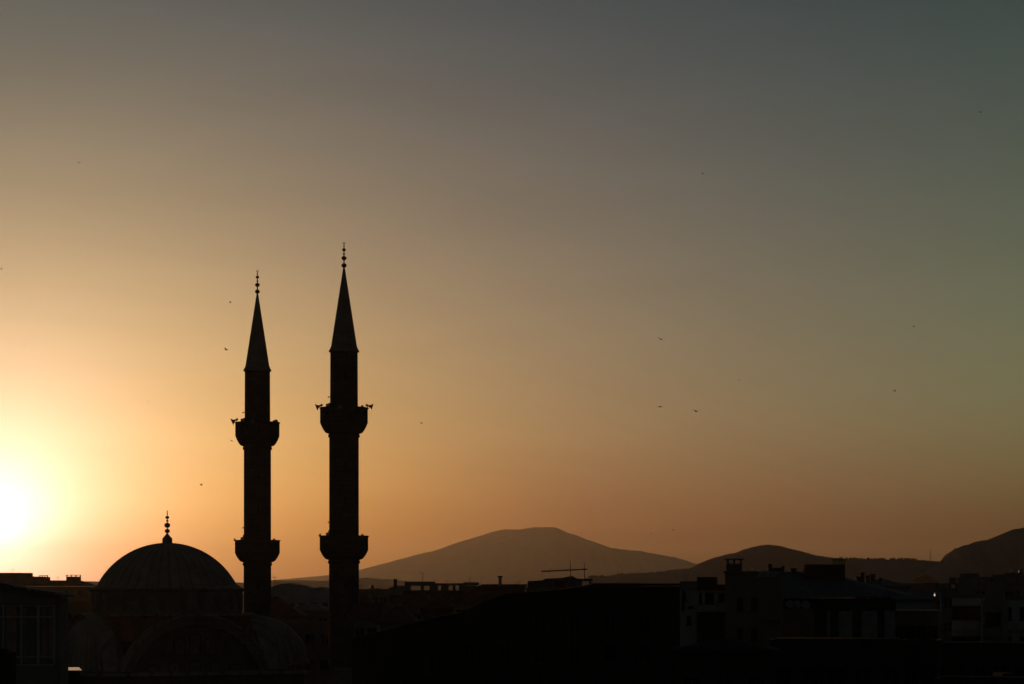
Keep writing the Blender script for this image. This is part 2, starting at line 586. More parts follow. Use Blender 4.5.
zt = zz(408.8)
zt2 = zz(536.8)
minaret(px(344.0, 240), 240, 'nearer and taller looking stone minaret, the right one of the pair',
        [(182, 24.4 * S, zt + 0.28, 180, 1.15, -22), (-2, 24.9 * S, zt + 0.28, 0, 1.15, -18), (200, 23.8 * S, zt2 + 0.1, 215, 0.5, 25),
         (-95, 23.8 * S, zt + 0.0, -95, 0.6, 5)])
minaret(px(257.4, 261), 261, 'farther minaret standing right beside the dome, the left one of the pair',
        [(186, 24.0 * S, zt + 0.32, 192, 1.2, -26), (-20, 21.5 * S, zt + 0.1, -60, 0.7, 10), (200, 24.2 * S, zt2 + 0.1, 195, 0.55, 25),
         (-95, 23.8 * S, zt + 0.0, -95, 0.6, 5)])

# ------------------------------------------------------------------ mosque
DX, DY = px(167.3, 245), 245.0
mrot = math.atan2(0.457, -0.889)             # local +x = b, along the side wall; local -y faces the camera side
# local frame: x axis -> towards the near left corner, y axis -> away from camera
mosque = empty('mosque', (DX, DY, 0), math.atan2(0.457, 0.889))
tag(mosque, 'domed stone mosque with lead roofs beside its two minarets', 'mosque')
Sd = 245 / F


def dz(y):
    return EYE + (HZ - y) * Sd


# rotation takes local x to (0.889, 0.457): +x = towards the minarets, -y = towards the camera
Rs = ((7.15 ** 2 + 4.62 ** 2) / (2 * 4.62))
prof = [(7.55, dz(588.3)), (7.45, dz(587.2)), (7.22, dz(585.8))]
zc = dz(543.2) - Rs
for i in range(1, 23):
    a = math.asin(min(1, (7.15) / Rs)) * (1 - i / 22)
    z = zc + Rs * math.cos(a)
    if z > dz(585.5):
        prof.append((max(0.02, Rs * math.sin(a)), z))
dm = MB().lathe(prof, 128, True, ridge=0.004)
for k in range(40):                            # rolled seams between the lead sheets
    a = 2 * PI * k / 40
    for (r0, z0), (r1, z1) in zip(prof[2:-2], prof[3:-1]):
        dm.tube((r0 * math.cos(a), r0 * math.sin(a), z0), (r1 * math.cos(a), r1 * math.sin(a), z1), .05, n=5)
dome = dm.build('dome', M['lead'], mosque)
fb = MB().lathe([(0.52, dz(544)), (0.50, dz(538.5)), (0.36, dz(537)), (0.16, dz(534.5)), (0.06, dz(533.2))], 16)
fb.build('finial_base', M['lead'], dome)
finial(dome, dz(534), [(dz(531), 0.27), (dz(525.3), 0.31), (dz(520.8), 0.13), (dz(517.4), 0.20), (dz(514), 0.08)], dz(511.6), 0.07)
dr = MB().lathe([(7.55, dz(613)), (7.55, dz(592)), (7.85, dz(590.6)), (7.9, dz(588.6)), (7.5, dz(588.4))], 24, False)
drum = dr.build('drum', M['ashlar'], mosque)
for k in range(24):
    a = 2 * PI * (k + 0.5) / 24
    fr = MB()
    fr.box(-0.48, 0.48, -0.06, 0.1, -0.95, 0.55)
    fr.prism([(0.48 * math.cos(R(t)), 0.55 + 0.48 * math.sin(R(t))) for t in range(0, 181, 20)], -0.06, 0.1)
    w = fr.build('window', M['ashlar'], drum)
    w.location = (7.55 * math.cos(a), 7.55 * math.sin(a), dz(602))
    w.rotation_euler = (0, 0, a + PI / 2)
    pn = MB()
    pn.box(-0.36, 0.36, -0.075, -0.03, -0.82, 0.52)
    pn.prism([(0.36 * math.cos(R(t)), 0.52 + 0.36 * math.sin(R(t))) for t in range(0, 181, 20)], -0.075, -0.03)
    pn.build('pane', M['lattice'], w)
MB().lathe([(8.3, dz(616.5)), (8.75, dz(615)), (8.75, dz(613.4)), (7.6, dz(612.9))], 8, False, a0=PI / 8).build('ledge', M['lead'], mosque)
MB().lathe([(8.3, dz(640)), (8.3, dz(616.5))], 8, False, a0=PI / 8).build('octagon_base', M['redband'], mosque)


def arch_band(r0, r1, y0, y1, zc_, n=36):
    mb = MB()
    for k in range(n):
        a0, a1 = PI * k / n, PI * (k + 1) / n
        mb.prism([(r0 * math.cos(a0), zc_ + r0 * math.sin(a0)), (r1 * math.cos(a0), zc_ + r1 * math.sin(a0)),
                  (r1 * math.cos(a1), zc_ + r1 * math.sin(a1)), (r0 * math.cos(a1), zc_ + r0 * math.sin(a1))], y0, y1)
    return mb


az = dz(614.5) - 7.9
for rz in (0, 90, 180, 270):
    ar = arch_band(7.0, 7.9, -8.9, -7.6, az).build('great_arch', M['ashlar'], mosque)
    ar.rotation_euler = (0, 0, R(rz))
    rf = arch_band(7.9, 8.08, -9.05, -7.5, az).build('arch_coping', M['lead'], ar)
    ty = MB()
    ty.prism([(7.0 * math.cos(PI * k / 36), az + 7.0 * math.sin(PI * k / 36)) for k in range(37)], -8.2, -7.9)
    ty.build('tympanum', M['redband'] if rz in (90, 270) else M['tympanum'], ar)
    if rz == 0:
        for (u, zw, hh) in [(-4.2, az + 1.0, 1.6), (-2.1, az + 1.0, 1.9), (0, az + 1.0, 2.0), (2.1, az + 1.0, 1.9), (4.2, az + 1.0, 1.6), (-1.6, az + 4.1, 1.1), (0, az + 4.1, 1.5), (1.6, az + 4.1, 1.1)]:
            w = MB().box(u - 0.62, u + 0.62, -8.30, -8.15, zw - 0.12, zw + hh + 0.5).build('window', M['stone'], ar)
            MB().box(u - 0.48, u + 0.48, -8.33, -8.28, zw, zw + hh + 0.3).build('pane', M['lattice'], w)
body = MB()
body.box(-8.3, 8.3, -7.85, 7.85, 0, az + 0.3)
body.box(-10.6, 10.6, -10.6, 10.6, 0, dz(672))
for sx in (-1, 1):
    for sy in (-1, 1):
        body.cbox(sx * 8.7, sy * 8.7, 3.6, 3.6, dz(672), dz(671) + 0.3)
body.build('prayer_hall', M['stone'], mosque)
MB().box(-10.9, 10.9, -10.9, 10.9, dz(672) + 0.01, dz(672) + 0.32).build('cornice', M['lead'], mosque)


def small_dome(x, y, r, zb, zt_, name='small_dome'):
    pr = [(r * 1.03, zb - 0.25), (r * 1.03, zb)]
    for i in range(13):
        a = PI / 2 * i / 12
        pr.append((max(0.02, r * math.cos(a)), zb + (zt_ - zb) * math.sin(a)))
    d = MB().lathe(pr, 80, True, ridge=0.004)
    # seams are lifted about the dome's own axis
    o = d.build(name, M['lead'], mosque)
    o.location = (x, y, 0)
    return o


small_dome(8.7, 0.0, 6.2, dz(662), dz(614.5), 'half_dome')
small_dome(-8.9, -3.0, 3.3, dz(669), dz(617.5))
small_dome(-8.6, 8.6, 2.2, dz(670), dz(645))
# portico along the minaret side
po = MB()
po.box(11.0, 15.5, -10.6, 10.6, 0, 6.3)
po.build('portico', M['ashlar'], mosque)
for k in range(5):
    small_dome(13.2, -8.4 + k * 4.2, 1.9, 6.5, 8.0)


# ------------------------------------------------------------------ houses
def window_part(parent, u, y, z, w, h, fm='frame', gm='glass', cross=True, name='window', out=0.0):
    """frame ring with a recessed pane; y is the wall face, the window sits proud of it by 4 cm"""
    t = 0.07
    f = MB()
    f.box(u - w / 2, u - w / 2 + t, y - 0.06 - out, y + 0.05, z, z + h)
    f.box(u + w / 2 - t, u + w / 2, y - 0.06 - out, y + 0.05, z, z + h)
    f.box(u - w / 2 + t, u + w / 2 - t, y - 0.06 - out, y + 0.05, z, z + t)
    f.box(u - w / 2 + t, u + w / 2 - t, y - 0.06 - out, y + 0.05, z + h - t, z + h)
    if cross:
        f.box(u - 0.025, u + 0.025, y - 0.05 - out, y + 0.05, z + t, z + h - t)
    f.box(u - w / 2 - 0.08, u + w / 2 + 0.08, y - 0.14 - out, y + 0.03, z - 0.07, z - 0.004)
    o = f.build(name, M[fm], parent)
    MB().box(u - w / 2 + t, u + w / 2 - t, y - 0.025 - out, y + 0.02, z + t, z + h - t).build('pane', M[gm], o)
    return o


def chimney(parent, u, v, w, d, z0, z1, m='brickred', cap=True, open_cap=False):
    c = MB().cbox(u, v, w, d, z0, z1).build('chimney', M[m], parent)
    if open_cap:
        k = MB()
        for a in (-1, 0, 1):
            for b in (-1, 1):
                k.cbox(u + a * (w / 2 - 0.07), v + b * (d / 2 - 0.07), 0.1, 0.1, z1, z1 + 0.22)
        k.cbox(u, v, w + 0.24, d + 0.24, z1 + 0.22, z1 + 0.29)
        k.build('cap', M['concrete'], c)
    elif cap:
        MB().cbox(u, v, w + 0.16, d + 0.16, z1 + 0.003, z1 + 0.12).build('cap', M['concrete'], c)
    return c


def house(name, label, x0, x1, ytop, D, depth, wall='plaster', roof='flat', rh=2.0, rot=0.0, cols=3, rows=2, roofm='tiles',
          win=(1.1, 1.3), fl=3.0, top_gap=0.9, cat='building', group=None, ov=0.4, fm='lattice', side=True, parapet_h=0.5, ridge='x', skip=()):
    """a block whose camera-side wall spans picture columns x0..x1 at distance D with its eaves at row ytop"""
    w = (x1 - x0) * D / F
    ze = pz(ytop, D)
    xm = (x0 + x1) / 2
    if rot == 0 and xm > 600:
        rot = -math.degrees(math.atan((xm - 512) / F)) * 1.25       # turned so the sunlit left walls stay out of view
    root = empty(name, (px(xm, D) - math.sin(R(rot)) * depth / 2, D + math.cos(R(rot)) * depth / 2, 0), R(rot))
    tag(root, label, cat, group)
    MB().box(-w / 2, w / 2, -depth / 2, depth / 2, 0, ze).build('wall', M[wall], root)
    if roof == 'flat':
        r = MB()
        for a in ((-w / 2 - .08, w / 2 + .08, -depth / 2 - .08, -depth / 2 + .16), (-w / 2 - .08, w / 2 + .08, depth / 2 - .16, depth / 2 + .08),
                  (-w / 2 - .08, -w / 2 + .16, -depth / 2 + .16, depth / 2 - .16), (w / 2 - .16, w / 2 + .08, -depth / 2 + .16, depth / 2 - .16)):
            r.box(*a, ze + .003, ze + parapet_h)
        r.box(-w / 2 + .16, w / 2 - .16, -depth / 2 + .16, depth / 2 - .16, ze + .003, ze + .1)
        r.build('roof', M[wall if wall != 'pale' else 'concrete'], root)
    else:
        r = MB()
        a, b = w / 2 + ov, depth / 2 + ov
        zb = ze + .004
        if roof == 'gable' and ridge == 'x':
            hipx = a
        elif roof == 'gable':
            hipx = None
        else:
            hipx = max(a - b, 0.2) if ridge == 'x' else None
        if ridge == 'x':
            rx = hipx
            vs = [(-a, -b, zb), (a, -b, zb), (a, b, zb), (-a, b, zb), (-rx, 0, zb + rh), (rx, 0, zb + rh)]
            fs = [(3, 2, 1, 0), (0, 1, 5, 4), (2, 3, 4, 5), (1, 2, 5), (3, 0, 4)]
        else:
            ry = b if roof == 'gable' else max(b - a, 0.2)
            vs = [(-a, -b, zb), (a, -b, zb), (a, b, zb), (-a, b, zb), (0, -ry, zb + rh), (0, ry, zb + rh)]
            fs = [(3, 2, 1, 0), (0, 1, 4), (1, 2, 5, 4), (2, 3, 5), (3, 0, 4, 5)]
        r.add(vs, fs)
        r.box(-a, a, -b, b, zb - .16, zb - .001)
        r.build('roof', M[roofm], root)
    for j in range(rows):
        for i in range(cols):
            if (i, j) in skip:
                continue
            u = -w / 2 + w * (i + .5) / cols
            window_part(root, u, -depth / 2, ze - top_gap - win[1] - j * fl, win[0], win[1], 'darkframe' if wall == 'darkwall' else fm)
    if side:
        for j in range(rows):
            for sgn in (-1, 1):
                f = MB()
                z = ze - top_gap - win[1] - j * fl
                X = sgn * w / 2
                f.box(min(X, X + sgn * .05), max(X, X + sgn * .05), -win[0] / 2, win[0] / 2, z, z + win[1])
                o = f.build('window', M[fm], root)
                X2 = sgn * (w / 2 + .05)
                MB().box(min(X2, X2 + sgn * .012), max(X2, X2 + sgn * .012), -win[0] / 2 + .08, win[0] / 2 - .08, z + .08, z + win[1] - .08).build('pane', M['glass'], o)
    return root, w, ze


def antenna(X, Y, z0, z1, boom, label, el=0.55, tilt=0.0, cat='antenna', yaw=0.0, n=9):
    r = empty('antenna', (X, Y, z0), yaw)
    tag(r, label, cat)
    h = z1 - z0
    MB().tube((0, 0, 0), (0, 0, h), 0.035).build('mast', M['steel'], r)
    if boom:
        b0, b1, zb = boom
        k = MB()
        k.tube((b0, 0, zb + b0 * tilt), (b1, 0, zb + b1 * tilt), 0.03 if b1 - b0 < 2 else 0.065)
        for i in range(n):
            u = b0 + (b1 - b0) * (i + .5) / n
            k.tube((u, -el, zb + u * tilt), (u, el, zb + u * tilt), 0.012, n=5)
        k.build('boom', M['steel'], r)
    return r


# -- left edge: glazed top floor close by
D = 95
s = D / F
r = empty('house', (px(20, D), D + 4, 0), 0)
tag(r, 'near house with a big glazed window wall at the left edge', 'house')
x0, x1 = (-70 - 20) * s, (57 - 20) * s
zr0, zr1 = pz(581.5, D), pz(592, D)
zw0, zw1 = pz(666, D), pz(605, D)
w_ = MB()
w_.prism([(x0, zw1), (x1, zw1), (x1, zr1 - .12), (x1 - 1.6, zr1 + .12), ((0 - 20) * s, zr0 - .15), (x0, zr0 - .1)], -4, -2.1)
w_.box(x0, x1, -4, -2.1, 0, zw0)
w_.box(x0, x1, -2.6, -2.1, zw0, zw1)
w_.box(x1 - .12, x1 + .1, -3.9, -2.1, 0, zr1 - .25)
w_.build('wall', M['plaster'], r)
k = MB()
k.prism([(x1 + .3, zr1 - .1), (x1 + .05, zr1 - .02), (x1 - 1.6, zr1 + .22), (-20 * s, zr0), (x0, zr0 + .05), (x0, zr0 - .08),
         (-20 * s, zr0 - .13), (x1 - 1.6, zr1 + .1), (x1 + .05, zr1 - .13), (x1 + .3, zr1 - .2)], -4.3, -2.0)
k.build('roof', M['metalroof'], r)
fr = MB()
for xx in (-66, -42, -18, 3, 21, 38, 54):
    fr.cbox((xx - 20) * s, -3.9, 0.07 if xx != 38 else 0.10, 0.14, zw0 + .08, zw1)
for zz_ in (zw0 + .04, pz(657, D), pz(617, D), zw1 - .04):
    fr.box(x0, x1 - .12, -3.95, -3.85, zz_ - .03, zz_ + .03)
wf = fr.build('window_wall', M['frame'], r)
pn = MB().box(x0, x1 - .12, -3.84, -3.825, zw0 + .08, zw1 - .08).build('pane', M['clear_glass'], wf)
for u, wd in ((5, 10), (22, 3), (41, 4), (49, 7), (-30, 12)):
    c = MB()
    n = 8
    for i in range(n):
        u0, u1 = (u - 20 + wd * i / n) * s, (u - 20 + wd * (i + 1) / n) * s
        c.box(u0, u1, -3.815 + .03 * (i % 2), -3.79 + .03 * (i % 2), zw0 + .2, zw1 - .1)
    c.build('curtain', M['curtain'], r)
# sunlit sheet ledge and the dark block under it
k = MB()
k.slab([(px(63, D + 2.2), D + 2.2), (px(82, D + 2.2), D + 2.2), (px(79, D + 6), D + 6), (px(63, D + 6), D + 6)], pz(670.3, D + 2.2) - .03, pz(670.3, D + 2.2))
tag(k.build('awning', M['zinc']), 'small bright metal sheet roof catching the low sun beside the glazed house', 'awning')
k = MB()
k.box(px(63.5, D + 2.3), px(79, D + 5.9), D + 2.3, D + 5.9, 0, pz(670.3, D + 2.2) - .034)
tag(k.build('shed', M['darkwall']), 'narrow dark shed under the bright metal sheet', 'shed')
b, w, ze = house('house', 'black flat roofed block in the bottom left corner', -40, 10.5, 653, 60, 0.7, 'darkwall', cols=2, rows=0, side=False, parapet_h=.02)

# -- building with stepped parapets and chimneys against the sun
D = 640
b, w, ze = house('apartment_building', 'flat roofed building with stepped parapet and chimneys against the sun glow', -60, 100, 587, D, 14, 'brown',
                 cols=12, rows=3, parapet_h=.05, side=False)
s = D / F
k = MB()
k.prism([((x - 20) * s, pz(y, D)) for x, y in [(-60, 586), (-60, 572.5), (29.5, 572.8), (31, 573), (31, 576.3), (48.5, 577), (48.5, 580.3), (67, 580.4), (81, 580.8), (97, 586)]], -6.9, -4.5)
k.build('penthouse', M['brown'], b)
for a, c, y in ((40, 48, 575.3), (67, 81, 575.0)):
    f = MB().box((a - 20) * s, (c - 20) * s, -8.1, -6.91, pz(584, D), pz(y + 1.6, D)).build('chimney', M['brown'], b)
    t = MB()
    for q in range(4):
        u = (a - 20 + (c - a) * q / 3) * s
        t.cbox(min(max(u, (a - 20) * s + .06), (c - 20) * s - .06), -7.5, .1, 1.0, pz(y + 1.6, D), pz(y + .4, D))
    t.box((a - 20.3) * s, (c - 19.7) * s, -8.2, -6.8, pz(y + .4, D), pz(y - .1, D))
    t.build('cap', M['concrete'], f)

# -- between and beside the minarets
D = 420
s = D / F
b, w, ze = house('house', 'blue grey house with a low hipped sheet roof between the minarets', 262, 331, 597.5, D, 16, 'bluegrey', cols=6, rows=3, side=False, parapet_h=.05)
k = MB()
k.prism([((x - 296.5) * s, pz(y, D)) for x, y in [(262, 597.4), (263, 589), (271, 587), (280, 583.6), (291, 583.2), (294, 584.8), (300, 584.6), (311, 588.2), (322, 587), (326, 588.8), (327, 594), (331, 596), (331, 597.4)]], -7, 3)
k.build('roof', M['bluegrey'], b)
antenna(px(275, D), D - 1, pz(590, D), pz(575.5, D), (-.5, .5, 2.2), 'thin aerial on the blue grey house between the minarets', .3)
antenna(px(277.5, D), D, pz(588, D), pz(580, D), None, 'short bare mast beside the thin aerial between the minarets')
D = 330
house('house', 'low house with pale sheet roof just below the blue grey one', 285, 330, 611, D, 12, 'brown', 'hip', 1.0, cols=3, rows=2, roofm='metalroof')
house('house', 'small tiled house tucked behind the far minaret foot', 262, 300, 616, 310, 10, 'ochre', 'hip', 1.6, cols=3, rows=2)
house('house', 'dark house with shuttered openings low between the minarets', 288, 332, 626, 280, 9, 'brown', 'flat', cols=3, rows=2)

D = 380
b, w, ze = house('apartment_building', 'long brown flat roofed block right of the near minaret', 352, 406, 590.6, D, 14, 'brown', cols=6, rows=4, parapet_h=.25, side=False)
s = D / F
k = MB()
k.prism([((x - 379) * s, pz(y, D)) for x, y in [(387, 590.2), (388, 588), (394, 585.6), (403, 585.6), (408, 587.5), (408, 590.2)]], -4, 2)
k.build('roof_shelter', M['concrete'], b)
chimney(b, (394.6 - 379) * s, -4.5, .5, .5, pz(590, D), pz(579.6, D))
k = MB()
k.cbox((376 - 379) * s, -2, 1.0, 1.0, ze, pz(588.2, D))
k.build('roof_tank', M['steel'], b)
D = 345
s = D / F
b, w, ze = house('apartment_building', 'terracotta walled block with an open rooftop pavilion showing sky through it', 403, 480, 591.5, D, 12, 'brickred', cols=8, rows=3, parapet_h=.05, side=False)
k = MB()
for (a, c, yt, yb) in ((404.5, 433.5, 581.5, 585.8), (433.6, 463.4, 583.2, 585.4), (463.5, 478.5, 582.2, 585.2)):
    k.box((a - 441.5) * s, (c - 441.5) * s, -5.6, 2, pz(yb, D), pz(yt, D))
for a, c in ((405.5, 410.5), (420.5, 423.7), (429.2, 438), (441, 448.5), (452.5, 455.5), (459, 477)):
    k.box((a - 441.5) * s, (c - 441.5) * s, -5.5, -4.6, ze + .1, pz(585.4, D) - .003)
k.box((404.5 - 441.5) * s, (478 - 441.5) * s, -5.5, -4.7, ze + .102, pz(590.2, D))
k.build('rooftop_pavilion', M['concrete'], b)
antenna(px(422, D), D + 3, pz(582, D), pz(572.5, D), (-.7, .1, 1.25), 'small slanted aerial above the rooftop pavilion', .3, -.5)

# -- long tiled roof
D = 265
s = D / F
b, w, ze = house('house', 'long house with a red tiled roof and one thin chimney left of the big aerial', 452, 560, 601, D, 6.5, 'ochre', 'hip', 1.85, cols=6, rows=2, ov=.5, side=False)
chimney(b, (500 - 506) * s, -.2, .34, .34, ze + .8, pz(577.3, D), 'steel', False)
k = MB().cbox((500 - 506) * s, -.2, .56, .5, pz(577.3, D) + .003, pz(575.8, D)).build('chimney_pot', M['iron'], b)
D = 235
s = D / F
b, w, ze = house('house', 'flat roofed house with sheet covered attic under the big aerial', 526, 592, 588, D, 11, 'brown', cols=4, rows=2, parapet_h=.03, side=False)
k = MB()
k.prism([((x - 559) * s, pz(y, D)) for x, y in [(527, 587.8), (528, 581), (543, 580.2), (545, 578.6), (562, 577.8), (568, 576.6), (573, 576), (577, 578.4), (582, 578.6), (582.5, 587.8)]], -4.8, 1)
k.box((582.5 - 559) * s, (593 - 559) * s, -4.8, 1, pz(581, D), pz(578.8, D))
k.box((589.5 - 559) * s, (591.2 - 559) * s, -4.7, -4.3, ze + .04, pz(581, D) - .003)
k.build('attic', M['metalroof'], b)
window_part(b, (560 - 559) * s, -4.8, pz(587.6, D), 1.1, .6, 'darkframe')
antenna(px(570.5, D), D + .3, pz(577, D), pz(560.6, D), (-2.9, 1.6, .68), 'big long armed TV aerial on the attic roof', .55, .045, yaw=R(8), n=11)
antenna(px(584.6, D), D + .6, pz(579, D), pz(562.6, D), (-.35, .35, .95), 'thin bent aerial just right of the big long armed one', .3, .1)

# -- near black building in the middle
D = 95
s = D / F
r = empty('house', (px(560, D), D + 6, 0), 0)
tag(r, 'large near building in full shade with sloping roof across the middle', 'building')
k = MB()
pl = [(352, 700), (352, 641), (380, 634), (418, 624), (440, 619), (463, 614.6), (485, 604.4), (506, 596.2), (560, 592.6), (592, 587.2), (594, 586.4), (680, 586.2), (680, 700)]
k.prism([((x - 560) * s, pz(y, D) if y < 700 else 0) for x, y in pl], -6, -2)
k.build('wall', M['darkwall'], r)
k = MB()
top = [(350, 641.6), (380, 633.6), (418, 623.6), (440, 618.6), (463, 614.2), (485, 604), (506, 595.8), (560, 592.2), (592, 586.6), (594, 585.9), (680.5, 585.7)]
k.prism([((x - 560) * s, pz(y, D)) for x, y in top] + [((x - 560) * s, pz(y, D) + .09) for x, y in reversed(top)], -6.25, -1.8)
k.build('roof', M['tar'], r)
for (u, y) in ((540, 612), (575, 612), (610, 612), (645, 612), (505, 640), (540, 640), (575, 640), (610, 640), (645, 640), (470, 640), (435, 650)):
    window_part(r, (u - 560) * s, -6, pz(y + 26, D) + .1, .55, .8, 'darkframe')

# -- right hand side
D = 150
s = D / F
b, w, ze = house('apartment_building', 'pale narrow facade with a recessed balcony right of the black building', 680, 727, 590.5, D, 9, 'pale', cols=1, rows=1, parapet_h=.03, side=False, skip=((0, 0),))
q = lambda x: (x - 703.5) * s
k = MB().box(q(680), q(697), -4.5, 2, ze + .04, pz(581.2, D)).build('rooftop_room', M['plaster'], b)
k = MB().box(q(697.1), q(716), -4.4, 2, ze + .04, pz(577, D)).build('rooftop_room', M['brickred'], b)
k = MB().box(q(716.1), q(727), -4.3, 2, ze + .04, pz(584.5, D)).build('rooftop_room', M['brickred'], b)
for a, c, y0, y1, m_ in ((699, 702, 592.5, 604, 'glass'), (705, 714, 592.5, 604, 'glass'), (718, 725, 593, 601, 'glass'), (682, 684.5, 590, 611, 'brickred'), (688, 694, 606, 609, 'darkwall'),
                         (687, 691, 616, 624, 'glass'), (683, 686, 593, 600, 'glass')):
    if m_ == 'glass':
        window_part(b, (q(a) + q(c)) / 2, -4.5, pz(y1, D), q(c) - q(a), pz(y0, D) - pz(y1, D), 'darkframe', cross=c - a > 5)
    else:
        MB().box(q(a), q(c), -4.56, -4.501, pz(y1, D), pz(y0, D)).build('panel', M[m_], b)
k = MB().box(q(696), q(727.5), -5.7, -4.502, pz(611.5, D), pz(610, D))
k.box(q(696), q(727.5), -5.7, -5.6, pz(610, D) + .003, pz(604.5, D))
k.build('balcony', M['pale'], b)
k = MB().box(q(697), q(727), -5.2, -4.502, 0, pz(612, D)).build('dark_front', M['darkwall'], b)  # plain dark block covering the facade below the balcony

D = 142
s = D / F
b, w, ze = house('house', 'brown gabled house with a square chimney, left of the big hipped roof', 725, 781, 573.2, D, 10, 'brown', cols=0, rows=0, fm='darkframe',
                 parapet_h=.12, side=False)
q = lambda x: (x - 753) * s
for yb in (610.5, 641):
    for xw in (740, 754.5):
        window_part(b, q(xw), -5, pz(yb, D), .4, .78, 'darkframe', cross=False)
chimney(b, q(733.5), -3.5, .92, .8, ze, pz(563.3, D), 'brown', open_cap=True)
k = MB()
for i in range(3):
    k.prism([(q(756 + 7 * i), pz(577, D)), (q(762 + 7 * i), pz(577, D)), (q(765.5 + 7 * i), pz(571.5, D)), (q(759.5 + 7 * i), pz(571.5, D))], -5.12, -5.04)
k.build('solar_panel', M['bluegrey'], b)
k = MB().box(q(767.5), q(783), -2, -.6, ze + .1, pz(567.2, D)).cbox(q(769), -1.6, .22, .22, pz(567.2, D), pz(563.3, D)).cbox(q(782), -1.2, .18, .2, pz(567.2, D), pz(565.2, D))
k.build('chimney', M['brickred'], b)
k = MB().box(q(765), q(781), -5.45, -5.003, pz(620.5, D), pz(619, D)).box(q(765), q(781), -5.45, -5.38, pz(619, D) + .003, pz(616, D)).build('balcony', M['concrete'], b)

D = 158
s = D / F
r = empty('house', (px(838, D), D + 6, 0), 0)
tag(r, 'wide house with a big hipped sheet roof, brick stack and white shutters', 'house')
q = lambda x: px(x, D + 1) - px(838, D)          # on the front wall
q6 = lambda x, y=6.0: px(x, D + y) - px(838, D)      # further back over the roof
ze = pz(599, D)
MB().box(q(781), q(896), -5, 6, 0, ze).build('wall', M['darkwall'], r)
k = MB()
ev = ze + .004
vs = [(q(771), -5.8, ev), (q(908), -5.8, pz(596, D)), (q6(912, 13), 7, ev + .3), (q6(771, 13), 7, ev), (q6(776, 7.5), 1.5, pz(571.5, D + 7)), (q6(806, 7.5), 1.5, pz(571.5, D + 7)), (q6(846), .9, pz(577.5, D + 6))]
k.add(vs, [(3, 2, 1, 0), (0, 1, 6, 5, 4), (1, 2, 6), (2, 3, 4, 5, 6), (3, 0, 4)])
k.build('roof', M['metalroof'], r)
st = MB().box(q6(804.5, 5.1), q6(845, 5.1), -.9, .9, pz(590, D), pz(564.4, D + 5)).build('chimney', M['brickred'], r)
k = MB()
for i in range(5):
    k.cbox(q6(832.6 + i * 2.8), 0, .06, .8, pz(564.4, D + 5) + .003, pz(560, D + 5))
k.box(q6(831), q6(845.6), -.5, .5, pz(560, D + 5), pz(559, D + 5))
k.build('cap', M['concrete'], st)
k = MB().cbox(q6(793.5, 7), 1.2, .35, .4, pz(573, D), pz(568.2, D)).cbox(q6(793.5, 7), 1.2, .5, .5, pz(568.2, D) + .002, pz(567.4, D)).build('chimney', M['brickred'], r)
for a, c in ((805.5, 813.5), (826.6, 829.8), (838.5, 852), (861.3, 877), (884.5, 895)):
    o = MB().box(q(a) - .03, q(c) + .03, -5.06, -5.001, pz(639.5, D), pz(610, D)).build('window', M['darkframe'], r)
    n = 14
    k = MB()
    zb, zt_ = pz(638.5, D), pz(611, D)
    for i in range(n):
        za = zb + (zt_ - zb) * i / n
        k.box(q(a), q(c), -5.10, -5.062, za, za + (zt_ - zb) / n - .015)
    k.build('shutter', M['shutter'], o)
MB().box(q(770), q(812), -5.3, -5.14, pz(650, D), pz(608.5, D)).build('lean_to', M['brown'], r).location = (0, -.35, 0)
k = MB().box(q(781), q(896), -5.9, -5.01, pz(647, D), pz(642, D)).build('balcony', M['darkwall'], r)


def dish(x, y, D, r, yaw, label):
    z = pz(y, D)
    o = empty('satellite_dish', (px(x, D), D, z), yaw)
    tag(o, label, 'satellite dish', 'satellite dishes on the dark wall')
    pr = [(r * t, .22 * r * t * t) for t in (.02, .3, .55, .8, 1)] + [(r * .99, .22 * r + .02)] + [(r * t, .22 * r * t * t + .02) for t in (.8, .55, .3, .02)]
    m = MB()
    m.lathe(pr, 20)
    d = m.build('reflector', M['dish'], o)
    d.rotation_euler = (R(75), 0, 0)
    MB().tube((0, .05, -.1), (0, .45, -.28), .025).build('bracket', M['steel'], o)
    MB().tube((0, -.02, -r * .8), (0, -.42, -.05), .012).tube((0, -.38, -.07), (0, -.46, -.03), .03).build('feed_arm', M['steel'], o)


dish(790.3, 604.6, 157.7, .27, R(10), 'leftmost of the three pale satellite dishes under the hipped roof')
dish(797.3, 604.4, 157.7, .26, R(25), 'middle one of the three pale satellite dishes under the hipped roof')
dish(806.0, 605.2, 157.7, .28, R(-15), 'rightmost of the three satellite dishes, just above the first white shutter')

# -- far right: lower town, balconied flats
house('house', 'low house with a chimneyed roof just right of the big hipped roof', 855, 905, 586, 240, 9, 'brown', 'hip', .7, cols=4, rows=2, roofm='metalroof', ov=.5)
k = MB()
for xa, xb, ya in ((857, 860, 577.5), (860.5, 864, 573.5), (866, 868.5, 576.5), (870, 874, 575), (878, 880, 579), (886, 889, 581.5)):
    k.box(px(xa, 244), px(xb, 244), 243.2 + xa % 2, 244.4 + xa % 2, pz(587, 244), pz(ya, 244))
    k.box(px(xa, 244) - .07, px(xb, 244) + .07, 243.1 + xa % 2, 244.5 + xa % 2, pz(ya, 244) + .003, pz(ya, 244) + .1)
tag(k.build('chimney_row', M['brickred']), 'row of uneven brick chimneys and vents behind the low end of the hipped roof', 'chimneys')
D = 238
b = empty('roof_chimney', (px(861, D), D + 3, 0), 0)
bpy.data.objects.remove(b)
house('house', 'long low roofed hall on the slope behind the hipped roof', 880, 946, 589.5, 420, 14, 'brickred', 'gable', 1.1, cols=7, rows=2)
